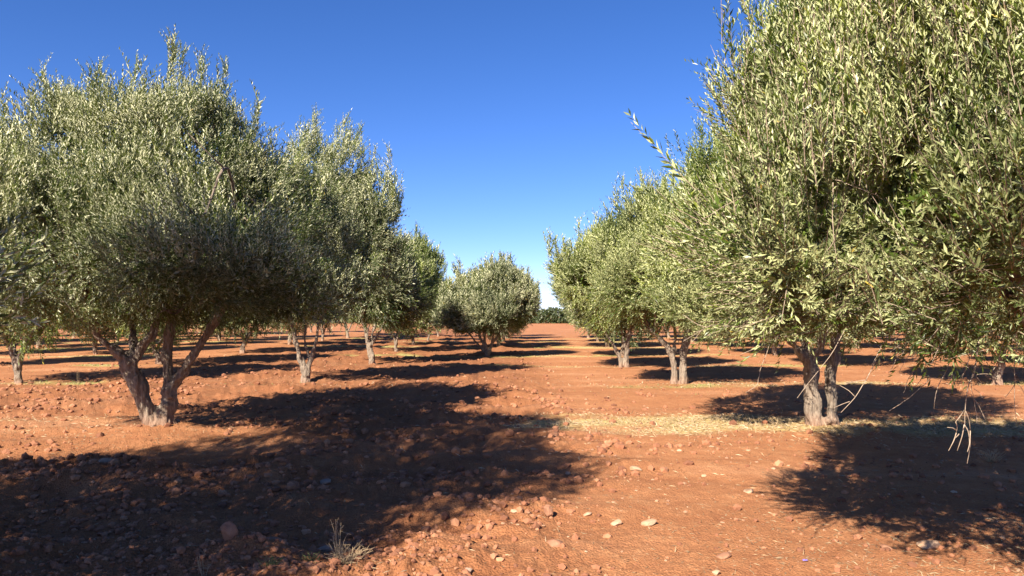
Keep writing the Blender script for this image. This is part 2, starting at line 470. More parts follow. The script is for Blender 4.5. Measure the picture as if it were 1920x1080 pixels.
def crown_mesh(name, lobes, n_shoots, leaf, pairs, length, seed, zcut, material, up=1.05, width=0.24, gap=-0.08, stems=False, shape_noise=0.36, grow=None, hang=0.0, fill=0.25, core=0.32, spires=130, age=0.10):  # age: strength of the crown self-shade painted into the leaf tint
    rng = np.random.default_rng(seed)
    L = np.array(lobes, float)
    area = (L[:, 3] * L[:, 4] + L[:, 3] * L[:, 5] + L[:, 4] * L[:, 5])
    P = []; D = []; need = n_shoots; tries = 0; U = []
    while need > 0 and tries < 60:
        tries += 1
        m = max(need * 2, 2000)
        k = rng.choice(len(L), m, p=area / area.sum())
        u = rng.normal(size=(m, 3)); u /= np.linalg.norm(u, axis=1)[:, None]
        inner = rng.random(m) < fill
        f = np.where(inner, rng.uniform(0.35, 0.85, m), rng.uniform(0.84, 1.02, m))
        f = f * (1 + shape_noise * noise(u[:, 0] * 2.2 + k * 5, u[:, 1] * 2.2, u[:, 2] * 2.2, seed=seed + 7))
        f = f * (1 + 0.12 * noise(u[:, 0] * 6 + k * 3, u[:, 1] * 6, u[:, 2] * 6, seed=seed + 8))
        p = L[k, :3] + L[k, 3:6] * u * f[:, None]
        # keep few of those buried in another lobe
        depth = np.full(m, 9.0)
        for q in range(len(L)):
            dd = np.linalg.norm((p - L[q, :3]) / L[q, 3:6], axis=1)
            depth = np.minimum(depth, np.where(k == q, 9, dd))
        keep = (depth > 0.82) | (rng.random(m) < 0.10)
        cl = noise(p[:, 0] * 1.9, p[:, 1] * 1.9, p[:, 2] * 1.9, seed=seed + 3) + 0.6 * noise(p[:, 0] * 4.1, p[:, 1] * 4.1, p[:, 2] * 4.1, seed=seed + 4)
        keep &= cl > gap - rng.random(m) * 0.25
        zc = zcut + 0.22 * noise(p[:, 0] * 1.5, p[:, 1] * 1.5, seed=seed + 5)
        keep &= p[:, 2] > zc
        p = p[keep]; u = u[keep]
        P.append(p); U.append(u); need -= len(p)
    P = np.vstack(P)[:n_shoots]; U = np.vstack(U)[:n_shoots]
    # upright sprigs that stand out of the top and the shoulders
    cand = np.where(U[:, 2] > 0.15)[0]
    sel = rng.choice(cand, min(len(cand), spires), replace=False)
    sp_p, sp_u = [], []
    for i in sel:
        ln = rng.uniform(.25, .85) * (0.55 + 0.45 * U[i, 2])
        ax = np.array([U[i, 0] * .35, U[i, 1] * .35, 1.0]) + rng.normal(0, .1, 3); ax /= np.linalg.norm(ax)
        m = int(5 + ln * 16)
        tt = rng.random(m)
        sp_p.append(P[i] + ax * (tt * ln)[:, None] + rng.normal(0, .045, (m, 3)) * (1.15 - tt[:, None]))
        sp_u.append(np.repeat(ax[None], m, 0) + rng.normal(0, .12, (m, 3)))
    if spires:
        P = np.vstack([P] + sp_p); U = np.vstack([U] + sp_u)
    n = len(P)
    upw = up * (0.55 + 0.45 * np.clip(U[:, 2] + 0.4, 0, 1.2))
    upw = np.where(U[:, 2] < -0.25, upw * 0.5 - hang, upw)
    jit = noise(P[:, 0] * 2, P[:, 1] * 2, P[:, 2] * 2, seed=seed + 9)
    sway = np.stack([noise(P[:, 0] * 1.1 + 40 * q, P[:, 1] * 1.1, P[:, 2] * 1.1, seed=seed + 20 + q) for q in range(3)], -1)
    D = U * 0.75 + rng.normal(0, 0.22, (n, 3)) + sway * 0.55; D[:, 2] += upw; D[:, 0] += 0.2 * jit
    D /= np.linalg.norm(D, axis=1)[:, None]
    K = 20
    T = shoot_templates(K, pairs, leaf, length, seed + 1, width)
    which = rng.integers(0, K, n)
    sc = rng.uniform(0.65, 1.25, n)
    sc *= np.where((U[:, 2] > 0.45) & (rng.random(n) < 0.22), rng.uniform(1.15, 1.6, n), 1)
    F = frames(D, rng)
    t = T[which] * sc[:, None, None]
    V = np.einsum('nij,nkj->nki', F, t) + P[:, None, :] - D[:, None, :] * (length * 0.35 * sc)[:, None, None]
    nl = pairs * 2
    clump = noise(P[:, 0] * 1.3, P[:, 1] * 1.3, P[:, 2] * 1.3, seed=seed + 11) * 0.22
    tint = 0.46 + clump[:, None] * 1.7 + age * np.clip(U[:, 2:3] + .1, -1, 1) + rng.normal(0, 0.21, (n, nl)) + rng.normal(0, 0.08, (n, 1))  # crown self-shade painted into the tint: lower leaves darker, top ones paler
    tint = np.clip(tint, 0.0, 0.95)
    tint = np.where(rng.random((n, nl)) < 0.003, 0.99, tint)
    # a few yellowed sprigs
    ys = rng.random(n) < 0.0016
    tint[ys] = np.where(rng.random((ys.sum(), nl)) < 0.6, 0.985, tint[ys])
    tint = np.repeat(tint.reshape(-1), 4)
    co = V.reshape(-1, 3)
    # big-leaved inner shoots: the crown's own thickness
    m = int(n * core)
    k = rng.choice(len(L), m, p=area / area.sum())
    u = rng.normal(size=(m, 3)); u /= np.linalg.norm(u, axis=1)[:, None]
    pc = L[k, :3] + L[k, 3:6] * u * rng.uniform(0.45, 0.84, m)[:, None]
    pc = pc[(pc[:, 2] > zcut + .12) & (noise(pc[:, 0] * 1.9, pc[:, 1] * 1.9, pc[:, 2] * 1.9, seed=seed + 3) > gap - .05)]
    m = len(pc)
    Tc = shoot_templates(6, max(4, pairs // 2), leaf * 1.5, length * 1.0, seed + 2, width * 1.5)
    Dc = rng.normal(0, .6, (m, 3)); Dc[:, 2] += .4; Dc /= np.linalg.norm(Dc, axis=1)[:, None]
    Vc = np.einsum('nij,nkj->nki', frames(Dc, rng), Tc[rng.integers(0, 6, m)]) + pc[:, None, :]
    co = np.vstack([co, Vc.reshape(-1, 3)])
    tint = np.concatenate([tint, np.clip(np.repeat(rng.normal(.4, .12, len(Vc) * Vc.shape[1] // 4), 4), 0, .9)])
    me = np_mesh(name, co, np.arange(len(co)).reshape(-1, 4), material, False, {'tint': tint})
    st = None
    if stems:
        # thin green-brown stems of the shoots
        b = MB()
        a0 = P - D * (length * 0.35 * sc)[:, None]
        a1 = P + D * (length * 0.6 * sc)[:, None]
        s1 = F[:, :, 0]; s2 = F[:, :, 1]
        r0 = 0.0022
        tri = np.array([[1, 0], [-.5, .87], [-.5, -.87]])
        ring0 = a0[:, None, :] + (s1[:, None, :] * tri[None, :, :1] + s2[:, None, :] * tri[None, :, 1:]) * r0
        ring1 = a1[:, None, :] + (s1[:, None, :] * tri[None, :, :1] + s2[:, None, :] * tri[None, :, 1:]) * r0 * 0.5
        vv = np.concatenate([ring0, ring1], 1).reshape(-1, 3)
        base = np.arange(n)[:, None, None] * 6
        qq = base + np.array([[0, 1, 4, 3], [1, 2, 5, 4], [2, 0, 3, 5]])[None]
        st = np_mesh(name + '_stems', vv, qq.reshape(-1, 4), M['twig'], False)
    return me, P, st

# ------------------------------------------------------------------ trunks and limbs
def spline(pts, n):
    """Catmull-Rom through (x, y, z, r)"""
    p = np.array(pts, float)
    p = np.vstack([2 * p[0] - p[1], p, 2 * p[-1] - p[-2]])
    out = []
    segs = len(p) - 3
    per = max(2, n // segs)
    for i in range(segs):
        a, b_, c, d = p[i:i + 4]
        for t in np.linspace(0, 1, per, endpoint=(i == segs - 1)):
            out.append(0.5 * ((2 * b_) + (-a + c) * t + (2 * a - 5 * b_ + 4 * c - d) * t * t + (-a + 3 * b_ - 3 * c + d) * t ** 3))
    o = np.array(out); o[:, 3] = np.maximum(o[:, 3], 0.0014)
    return o

def trunk_mesh(name, stems, seed, voxel=0.02, foot=None):
    b = MB()
    for i, s in enumerate(stems):
        o = spline(s, 18)
        o[:, :2] += 0.012 * np.stack([noise(np.arange(len(o)) * .5, 0 * o[:, 0] + i, seed=seed), noise(np.arange(len(o)) * .5, 0 * o[:, 0] + i + 9, seed=seed)], -1)
        b.tube(o[:, :3], o[:, 3], 14, seed + i, 0.22)
    if foot:
        rng = random.Random(seed)
        for k in range(7):                       # root flare
            a = k * 0.9 + rng.uniform(-.2, .2)
            r_ = foot * rng.uniform(0.8, 1.2)
            c, s_ = math.cos(a), math.sin(a)
            x0, y0 = stems[0][0][0], stems[0][0][1]
            b.tube(spline([(x0 + c * foot * .3, y0 + s_ * foot * .3, foot * 1.3, foot * .42), (x0 + c * foot * .75, y0 + s_ * foot * .75, foot * .35, foot * .36), (x0 + c * r_ * 1.6, y0 + s_ * r_ * 1.6, -0.05, foot * .22)], 8)[:, :3],
                   [foot * .42, foot * .41, foot * .40, foot * .36, foot * .32, foot * .28, foot * .24, foot * .2][:len(spline([(0, 0, 0, 1)] * 3, 8))], 10, seed + k)
    me = b.mesh(name + '_raw', M['bark'])
    o = link('raw', me)
    md = o.modifiers.new('r', 'REMESH'); md.mode = 'VOXEL'; md.voxel_size = voxel
    dg = bpy.context.evaluated_depsgraph_get()
    ev = o.evaluated_get(dg)
    em = ev.to_mesh()
    n = len(em.vertices)
    co = np.empty(n * 3, np.float32); em.vertices.foreach_get('co', co); co = co.reshape(-1, 3)
    no = np.empty(n * 3, np.float32); em.vertices.foreach_get('normal', no); no = no.reshape(-1, 3)
    nl = len(em.loops); vi = np.empty(nl, np.int32); em.loops.foreach_get('vertex_index', vi)
    lt = np.empty(len(em.polygons), np.int32); em.polygons.foreach_get('loop_total', lt)
    quads = vi.reshape(-1, 4) if (lt == 4).all() else None
    if quads is None:
        ls = np.concatenate([[0], np.cumsum(lt)[:-1]])
        quads = [np.array([vi[s:s + 4] for s, l in zip(ls, lt) if l == 4]), np.array([vi[s:s + 3] for s, l in zip(ls, lt) if l == 3])]
    ev.to_mesh_clear()
    bpy.data.objects.remove(o)
    # gnarl: lumps and long fissures
    x, y, z = co[:, 0], co[:, 1], co[:, 2]
    d = 0.022 * noise(x * 6, y * 6, z * 4, seed=seed) + 0.017 * noise(x * 16, y * 16, z * 5, seed=seed + 1) - 0.022 * (1 - np.abs(noise(x * 24, y * 24, z * 4, seed=seed + 2))) ** 3
    co = co + no * (d * (1 if voxel < 0.03 else 0.8))[:, None]
    return np_mesh(name, co, quads, M['bark'], True)

def branches_mesh(name, tips, targets, seed, r0=0.045, sub=2, sides=6):
    """limbs from the stem tips (x,y,z,r) out to the places where foliage hangs"""
    rng = np.random.default_rng(seed)
    b = MB()
    tips = np.array(tips, float)
    cen = np.mean(np.array(targets, float), 0)
    for T in targets:
        T = np.array(T[:3], float)
        T = cen + (T - cen) * 0.86
        d = np.linalg.norm(tips[:, :3] - T, axis=1) + rng.uniform(0, 0.5, len(tips))
        s = tips[np.argmin(d)]
        p0 = s[:3]; v_ = T - p0; ln = np.linalg.norm(v_)
        c = p0 + v_ * 0.45 + np.array([0, 0, 0.18 * ln]) + rng.normal(0, 0.08 * ln, 3)
        c2 = p0 + v_ * 0.75 + rng.normal(0, 0.06 * ln, 3)
        ra = min(r0, s[3] * 0.7) * rng.uniform(0.7, 1.1)
        o = spline([(*(p0 - v_ * 0.02), ra), (*c, ra * .7), (*c2, ra * .42), (*T, 0.007)], 15)
        b.tube(o[:, :3], o[:, 3], sides, seed)
        for _ in range(sub):
            i = rng.integers(len(o) // 3, len(o) - 2)
            q0 = o[i, :3]; e = q0 + rng.normal(0, 0.09 * ln, 3) + v_ * 0.2; e = cen + (e - cen) * .93
            o2 = spline([(*q0, o[i, 3] * .7), (*((q0 + e) / 2 + rng.normal(0, .05, 3)), o[i, 3] * .5), (*e, 0.004)], 8)
            b.tube(o2[:, :3], o2[:, 3], 5, seed)
    return b.mesh(name, M['bark'])

def auto_lobes(rx, ry, z0, z1, seed, n=9, cx=0, cy=0):
    rng = np.random.default_rng(seed)
    zc = (z0 + z1) / 2; rz = (z1 - z0) / 2
    out = [(cx, cy, zc, rx * .80, ry * .80, rz * .86)]
    for i in range(n):
        a = 2 * math.pi * (i + rng.uniform(-.3, .3)) / n
        zz = zc + rz * rng.uniform(-.25, .45)
        out.append((cx + math.cos(a) * rx * .52, cy + math.sin(a) * ry * .52, zz, rx * rng.uniform(.38, .52), ry * rng.uniform(.38, .52), rz * rng.uniform(.42, .6)))
    for i in range(4):
        a = rng.uniform(0, 6.28)
        out.append((cx + math.cos(a) * rx * .35, cy + math.sin(a) * ry * .35, z1 - rz * .45, rx * .3, ry * .3, rz * rng.uniform(.4, .52)))
    return out

def auto_stems(seed, n=3, base_r=0.13, top=1.5, spread=0.5):
    rng = random.Random(seed)
    st = []
    a0 = rng.uniform(0, 6.28)
    hgt = rng.uniform(0.35, 0.75)
    lean = (rng.uniform(-.15, .15), rng.uniform(-.12, .12))
    st.append([(0, 0, -0.15, base_r * 1.25), (lean[0] * .3, lean[1] * .3, 0.2, base_r), (lean[0], lean[1], hgt, base_r * .95)])
    for k in range(n):
        a = a0 + 2 * math.pi * k / n + rng.uniform(-.4, .4)
        s = spread * rng.uniform(.7, 1.2)
        x, y = lean
        st.append([(x * .8, y * .8, hgt - 0.12, base_r * .72), (x + math.cos(a) * s * .4, y + math.sin(a) * s * .4, hgt + .35, base_r * .55), (x + math.cos(a) * s, y + math.sin(a) * s, top, base_r * .42), (x + math.cos(a) * s * 1.5, y + math.sin(a) * s * 1.5, top + .6, base_r * .3)])
    return st

def make_tree(loc, label, lobes, stems, n_shoots, leaf, pairs, length, seed, zcut, material, group=None, foot=0.14, voxel=0.02, n_branch=40, stems_on=False, **kw):
    x, y = loc
    root = bpy.data.objects.new('olive_tree', None); COL.objects.link(root)
    root.location = (x, y, hz(x, y) - 0.02)
    root.empty_display_size = 0.3
    tag(root, label, 'olive tree', group)
    link('trunk', trunk_mesh('trunk', stems, seed, voxel, foot), root)
    me, P, st = crown_mesh('crown', lobes, n_shoots, leaf, pairs, length, seed, zcut, material, stems=stems_on, **kw)
    cr = link('crown', me, root)
    if st is not None:
        link('shoot_stems', st, cr)
    rng = np.random.default_rng(seed + 50)
    tg = P[rng.choice(len(P), n_branch, replace=False)]
    tips = [s[-1] for s in stems[-min(len(stems), 6):]] + [s[-2] for s in stems[-min(len(stems), 6):]]
    link('branches', branches_mesh('branches', tips, tg, seed, 0.05), root)
    return root

def copy_tree(root):
    c = root.copy(); COL.objects.link(c)
    for ch in root.children:
        d = ch.copy(); COL.objects.link(d); d.parent = c
        for g in ch.children:
            e = g.copy(); COL.objects.link(e); e.parent = d
    return c

ROW_L = 'olive trees in the row left of the alley'
ROW_R = 'olive trees in the row right of the alley'
ROW_C = 'olive trees at the far end of the alley'

# --- first tree of the left row seen whole: two leaning stems from one foot
T1 = (-4.88, 10.75)
t1_stems = [
    [(0.05, 0, -0.15, 0.155), (0.06, 0, .15, 0.125), (0.11, 0.02, .34, 0.116), (0.14, 0, .52, 0.107)],                 # right stem
    [(-0.04, 0, -0.1, 0.129), (-0.19, -.05, .28, 0.120), (-0.33, -.08, .65, 0.116), (-0.42, -.08, .93, 0.107)],      # left stem
    [(0.08, 0, .42, 0.095), (0.07, .02, .75, 0.082), (0.06, .04, 1.1, 0.073), (0.10, .1, 1.5, 0.060), (0.1, .2, 2.1, 0.043)],
    [(0.12, 0, .46, 0.095), (0.33, -.05, .76, 0.077), (0.60, -.12, 1.15, 0.073), (0.93, -.18, 1.62, 0.060), (1.2, -.2, 2.1, 0.043)],
    [(-0.38, -.08, .88, 0.086), (-0.62, -.15, 1.08, 0.060), (-0.78, -.22, 1.25, 0.047), (-0.9, -.3, 1.7, 0.034)],
    [(-0.38, -.08, .86, 0.103), (-0.25, -.08, 1.08, 0.073), (-0.10, -.05, 1.30, 0.056), (-.05, .1, 1.8, 0.043)],
    [(-0.36, -.08, .92, 0.086), (-0.45, .1, 1.2, 0.060), (-0.7, .4, 1.7, 0.043)],
]
t1_lobes = [(0.1, 0, 2.8, 1.8, 1.8, 1.45), (-1.15, -.2, 3.0, .95, 1.1, 1.3), (1.15, -.2, 2.75, 1.0, 1.0, 1.05), (-1.35, -.6, 2.15, 1.15, 1.2, 0.85),
            (1.3, 0, 2.0, 1.2, 1.1, 0.8), (0.2, -.5, 3.7, .75, .8, .7), (0.35, -.1, 4.05, .40, .45, .45), (-.6, -.3, 3.9, .6, .7, .7), (-1.35, -.1, 3.9, .28, .35, .8),
            (1.22, 0, 4.05, .22, .3, .62), (.75, 0, 4.05, .3, .4, .45), (1.4, .9, 2.8, .9, 1.0, .95), (1.3, -2.0, 2.2, 1.2, .9, .55), (-1.1, -1.9, 2.6, .9, .7, .8), (0, -1.4, 2.6, 1.1, .8, 1.1), (0, 1.4, 2.8, 1.3, .8, 1.2), (.8, -1.2, 2.0, .9, .7, .6), (-.9, -1.3, 2.1, .9, .7, .7)]
t1 = make_tree(T1, 'large olive tree at front left with two thick leaning stems from one foot', t1_lobes, t1_stems, 16500, .052, 14, .29, 101, 1.42, M['leaf_left'], ROW_L, .15, .018, 70, age=.24)  # age: stronger self-shade painted into the leaf tint

# --- near tree at the left edge, trunk outside the frame
T0 = (-4.4, 2.05)
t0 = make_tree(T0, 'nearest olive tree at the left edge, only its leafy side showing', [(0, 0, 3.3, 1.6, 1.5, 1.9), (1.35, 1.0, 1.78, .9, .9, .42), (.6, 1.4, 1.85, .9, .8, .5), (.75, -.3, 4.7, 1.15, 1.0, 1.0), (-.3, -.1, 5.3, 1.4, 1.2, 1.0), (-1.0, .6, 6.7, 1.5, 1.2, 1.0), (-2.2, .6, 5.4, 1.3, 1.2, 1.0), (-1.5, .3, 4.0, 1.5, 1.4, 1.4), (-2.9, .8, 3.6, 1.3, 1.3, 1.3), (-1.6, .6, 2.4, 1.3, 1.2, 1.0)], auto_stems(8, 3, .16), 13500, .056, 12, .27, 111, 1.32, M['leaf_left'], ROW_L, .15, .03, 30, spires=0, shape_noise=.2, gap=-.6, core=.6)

# --- second and third of the left row
T2 = (-4.85, 18.2)
t2_stems = [[(0, 0, -.15, 0.128), (0.0, 0, .2, 0.108), (-.02, 0, .42, 0.104)],
            [(-.02, 0, .3, 0.080), (-.12, -.03, .62, 0.068), (-.24, -.05, 1.0, 0.060), (-.32, -.05, 1.35, 0.052), (-.4, 0, 1.9, 0.040)],
            [(0, 0, .3, 0.076), (.12, 0, .62, 0.056), (.22, 0, 1.0, 0.044), (.28, 0, 1.4, 0.040), (.5, 0, 1.9, 0.032)],
            [(.1, 0, .55, 0.048), (-.05, .1, .95, 0.040), (-.1, .2, 1.4, 0.032)]]
t2_lobes = auto_lobes(2.15, 2.2, 1.15, 4.9, 21, 9) + [(.15, 0, 5.1, .55, .7, 1.0), (.95, 0, 4.9, .5, .6, .9), (1.5, 0, 3.7, .7, .8, 1.2)]
make_tree(T2, 'tall olive tree with a thin forked pale trunk, second along the left row', t2_lobes, t2_stems, 11000, .072, 10, .36, 121, 1.3, M['leaf_left'], ROW_L, .08, .018, 50, age=.24)  # age: stronger self-shade painted into the leaf tint
T3 = (-4.75, 26.2)
t3_stems = [[(0, 0, -.15, 0.152), (-.02, 0, .3, 0.120), (-.08, 0, .75, 0.108)],
            [(-.08, 0, .65, 0.088), (-.18, 0, 1.0, 0.064), (-.35, 0, 1.5, 0.048)], [(-.06, 0, .65, 0.080), (.14, 0, .98, 0.056), (.4, .1, 1.5, 0.040)], [(-.06, 0, .65, 0.072), (-.02, .2, 1.1, 0.056), (.1, .5, 1.7, 0.040)]]
make_tree(T3, 'olive tree with one short thick trunk, third along the left row', auto_lobes(1.85, 1.85, 1.1, 4.15, 31, 9), t3_stems, 6200, .10, 9, .40, 131, 1.25, M['leaf_left'], ROW_L, .10, .022, 40, age=.24)  # age: stronger self-shade painted into the leaf tint

# --- right row
T1R = (4.35, 10.95)
r1_stems = [[(-.06, 0, -.15, .14), (-.08, 0, .2, .118), (-.11, 0, .5, .105), (-.11, 0, .80, .10), (-.15, 0, .95, .095)],
            [(.19, .02, -.12, .12), (.19, .02, .2, .085), (.18, .02, .55, .085), (.20, .02, .85, .085), (.26, .02, 1.15, .075), (.35, .1, 1.7, .06)],
            [(-.12, 0, .85, .09), (-.30, 0, 1.1, .07), (-.48, 0, 1.35, .055), (-.7, 0, 1.7, .045)],
            [(-.12, 0, .88, .085), (-.18, .05, 1.2, .065), (-.22, .1, 1.6, .055), (-.3, .2, 2.1, .04)],
            [(-.1, 0, .85, .07), (.0, -.1, 1.15, .05), (.05, -.2, 1.6, .04)],
            [(0, .0, .02, .08), (.1, -.02, .08, .08), (.2, -.03, .1, .07)]]
r1_lobes = auto_lobes(2.2, 2.3, 1.2, 4.5, 41, 9, .35) + [(-1.6, -.2, 2.5, .85, .9, .9), (-1.2, -.6, 1.8, 1.1, .9, .6), (.6, 0, 4.2, .9, .9, .7)]
make_tree(T1R, 'olive tree with twin pale trunks rising close together at front right', r1_lobes, r1_stems, 15000, .056, 12, .30, 141, 1.38, M['leaf'], ROW_R, .075, .016, 60)
T2R = (3.95, 18.1)
r2_stems = [[(.08, 0, -.15, 0.120), (.06, 0, .25, 0.096), (.07, 0, .6, 0.092), (.10, 0, .9, 0.088), (.22, .05, 1.25, 0.072), (.4, .1, 1.8, 0.048)],
            [(-.14, 0, -.12, 0.104), (-.15, 0, .25, 0.080), (-.20, 0, .6, 0.072), (-.32, 0, .9, 0.064), (-.55, 0, 1.15, 0.052), (-.9, 0, 1.5, 0.040)],
            [(-.2, 0, .55, 0.056), (-.1, .1, 1.0, 0.048), (-.1, .2, 1.6, 0.032)]]
make_tree(T2R, 'olive tree with two upright trunks side by side, second along the right row', auto_lobes(2.2, 2.2, 1.1, 4.35, 51, 9), r2_stems, 11000, .072, 10, .36, 151, 1.22, M['leaf'], ROW_R, .07, .018, 50)
T3R = (3.55, 24.3)
r3_stems = [[(.06, 0, -.15, 0.104), (.05, 0, .3, 0.088), (.08, 0, .7, 0.072), (.2, 0, 1.3, 0.056)], [(-.12, 0, -.1, 0.080), (-.16, 0, .3, 0.064), (-.35, 0, .7, 0.052), (-.6, 0, 1.1, 0.040), (-.9, 0, 1.5, 0.032)], [(.05, 0, .5, 0.048), (-.05, .1, 1.0, 0.040), (-.1, .1, 1.5, 0.032)]]
make_tree(T3R, 'olive tree with a thin stem splaying left, third along the right row', auto_lobes(2.2, 2.2, 1.0, 4.1, 61, 9), r3_stems, 6500, .10, 9, .40, 161, 1.15, M['leaf'], ROW_R, .07, .02, 40)

# --- centre tree with splayed stems
C1 = (-1.0, 31.0)
c1_stems = [[(0, 0, -.15, 0.126), (0, 0, .15, 0.108), (.02, 0, .3, 0.099)],
            [(0, 0, .1, 0.063), (-.28, 0, .4, 0.054), (-.62, 0, .85, 0.050), (-.95, 0, 1.3, 0.036)], [(0, 0, .1, 0.072), (-.15, 0, .5, 0.054), (-.35, .1, .95, 0.050), (-.5, .1, 1.4, 0.036)],
            [(0, 0, .1, 0.072), (-.05, 0, .5, 0.059), (-.12, 0, .9, 0.045), (-.1, 0, 1.4, 0.036)], [(.05, 0, .1, 0.081), (.18, 0, .5, 0.068), (.25, 0, .9, 0.054), (.4, 0, 1.4, 0.036)],
            [(.05, 0, .2, 0.063), (.22, 0, .55, 0.050), (.5, .1, 1.0, 0.045), (.8, .1, 1.4, 0.036)]]
c1_lobes = [(.25, 0, 2.2, 1.45, 1.4, 1.1), (-.9, 0, 2.0, .9, 1.0, .85), (1.1, 0, 2.25, .75, .9, .95), (.5, 0, 2.95, .85, .9, .5), (-1.3, 0, 1.6, .8, .8, .5), (-.1, -.8, 1.8, 1.3, .8, .75), (.4, .8, 2.2, 1.3, .8, 1.1), (-.9, 0, 2.75, .35, .4, .35)]
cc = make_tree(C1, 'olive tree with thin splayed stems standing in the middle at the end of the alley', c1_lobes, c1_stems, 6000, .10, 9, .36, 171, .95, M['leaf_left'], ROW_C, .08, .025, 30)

# --- near tree on the right: big leafy branches with bare dangling twigs, trunk outside the frame
T0R = (3.62, 4.65)
lo = auto_lobes(2.1, 2.1, 1.35, 4.5, 77, 9, -.2) + [(-1.75, -.3, 2.1, .85, .9, .65), (-1.1, -1.0, 2.1, .9, .7, .7), (-1.5, .1, 3.0, .6, .7, .5), (-.2, -1.2, 2.2, .9, .6, .8)]
n0 = make_tree(T0R, 'nearest olive tree at the right edge, large leafy boughs with bare twigs dangling low', lo, auto_stems(18, 3, .15), 14500, .048, 16, .30, 181, 1.5, M['leaf'], ROW_R, .15, .03, 60, stems_on=True)

# bare twigs hanging from it, given as (px, py, metres)
TW = [
    ([(1600, 585, 4.0), (1584, 617, 4.0), (1552, 669, 3.95), (1492, 746, 3.9)], .006, []),
    ([(1650, 650, 4.0), (1628, 701, 3.95), (1601, 744, 3.9), (1575, 774, 3.9)], .006, [(1601, 744, 1572, 722), (1590, 752, 1560, 764), (1620, 712, 1580, 720)]),
    ([(1745, 705, 4.2), (1704, 744, 4.1), (1664, 769, 4.1)], .005, []),
    ([(1800, 600, 4.2), (1779, 675, 4.1), (1756, 724, 4.0), (1746, 764, 4.0)], .0065, []),
    ([(1850, 600, 4.3), (1830, 646, 4.2), (1813, 680, 4.1), (1793, 721, 4.1)], .006, [(1813, 680, 1800, 706)]),
    ([(1835, 640, 4.0), (1822, 700, 3.95), (1808, 740, 3.9), (1803, 795, 3.9)], .0085, [(1803, 768, 1787, 790), (1787, 790, 1788, 810), (1788, 810, 1773, 843), (1803, 795, 1789, 843), (1803, 795, 1812, 820), (1806, 770, 1814, 806), (1814, 806, 1807, 867), (1812, 820, 1808, 845), (1787, 805, 1771, 800), (1793, 812, 1783, 822)]),
    ([(1830, 660, 4.1), (1818, 720, 4.0), (1824, 752, 4.0), (1827, 792, 4.0)], .0045, [(1816, 738, 1842, 785), (1822, 728, 1838, 745), (1812, 740, 1806, 728)]),
    ([(1880, 640, 4.2), (1859, 695, 4.1), (1828, 702, 4.1), (1839, 721, 4.1)], .005, []),
    ([(1440, 650, 4.4), (1423, 695, 4.4), (1417, 721, 4.4), (1398, 735, 4.4)], .0045, []),
    ([(1905, 640, 3.9), (1899, 700, 3.9), (1898, 748, 3.9), (1900, 792, 3.9)], .0045, [(1899, 720, 1880, 745), (1899, 715, 1918, 740)]),
    ([(1566, 340, 3.7), (1563, 400, 3.65), (1566, 455, 3.6), (1572, 510, 3.6)], .0055, [(1566, 450, 1552, 470)]),
    ([(1570, 335, 3.8), (1600, 348, 3.7), (1640, 362, 3.7), (1660, 372, 3.7)], .006, []),
    ([(1822, -20, 3.8), (1818, 30, 3.75), (1812, 90, 3.7)], .008, []),
    ([(1320, 410, 4.0), (1370, 380, 4.0), (1435, 345, 4.0)], .004, []),
    ([(1280, 590, 4.7), (1320, 612, 4.6), (1360, 600, 4.6), (1400, 560, 4.6)], .005, [(1320, 612, 1290, 650), (1335, 608, 1280, 640)]),
    ([(1700, 640, 4.0), (1680, 668, 4.0), (1665, 700, 4.0)], .004, []),
    ([(1712, 690, 4.1), (1700, 712, 4.05), (1690, 735, 4.0)], .0035, []),
    ([(1735, 700, 4.2), (1722, 715, 4.15), (1706, 728, 4.1)], .0035, []),
]
n0_inv = Vector(n0.location)
for pts, r_, side in TW:
    b = MB()
    w = [at(*p) - n0_inv for p in pts]
    o = spline([(*p, r_ * .42 * (1 - .5 * i / (len(w) - 1))) for i, p in enumerate(w)], 14)
    o[:, :3] += 0.004 * np.stack([noise(np.arange(len(o)) * .8, 0 * o[:, 0] + k, seed=int(pts[0][0])) for k in range(3)], -1)
    b.tube(o[:, :3], o[:, 3], 6)
    for (x0, y0, x1, y1) in side:
        dd = pts[-1][2]
        a0 = at(x0, y0, dd) - n0_inv; a1 = at(x1, y1, dd + random.Random(x1).uniform(-.06, .06)) - n0_inv
        mid = (a0 + a1) / 2 + Vector((.006, 0, .004))
        o = spline([(*a0, r_ * .34), (*mid, r_ * .30), (*a1, r_ * .2)], 6)
        b.tube(o[:, :3], o[:, 3], 5)
    link('bare_twig', b.mesh('bare_twig', M['twig']), n0)

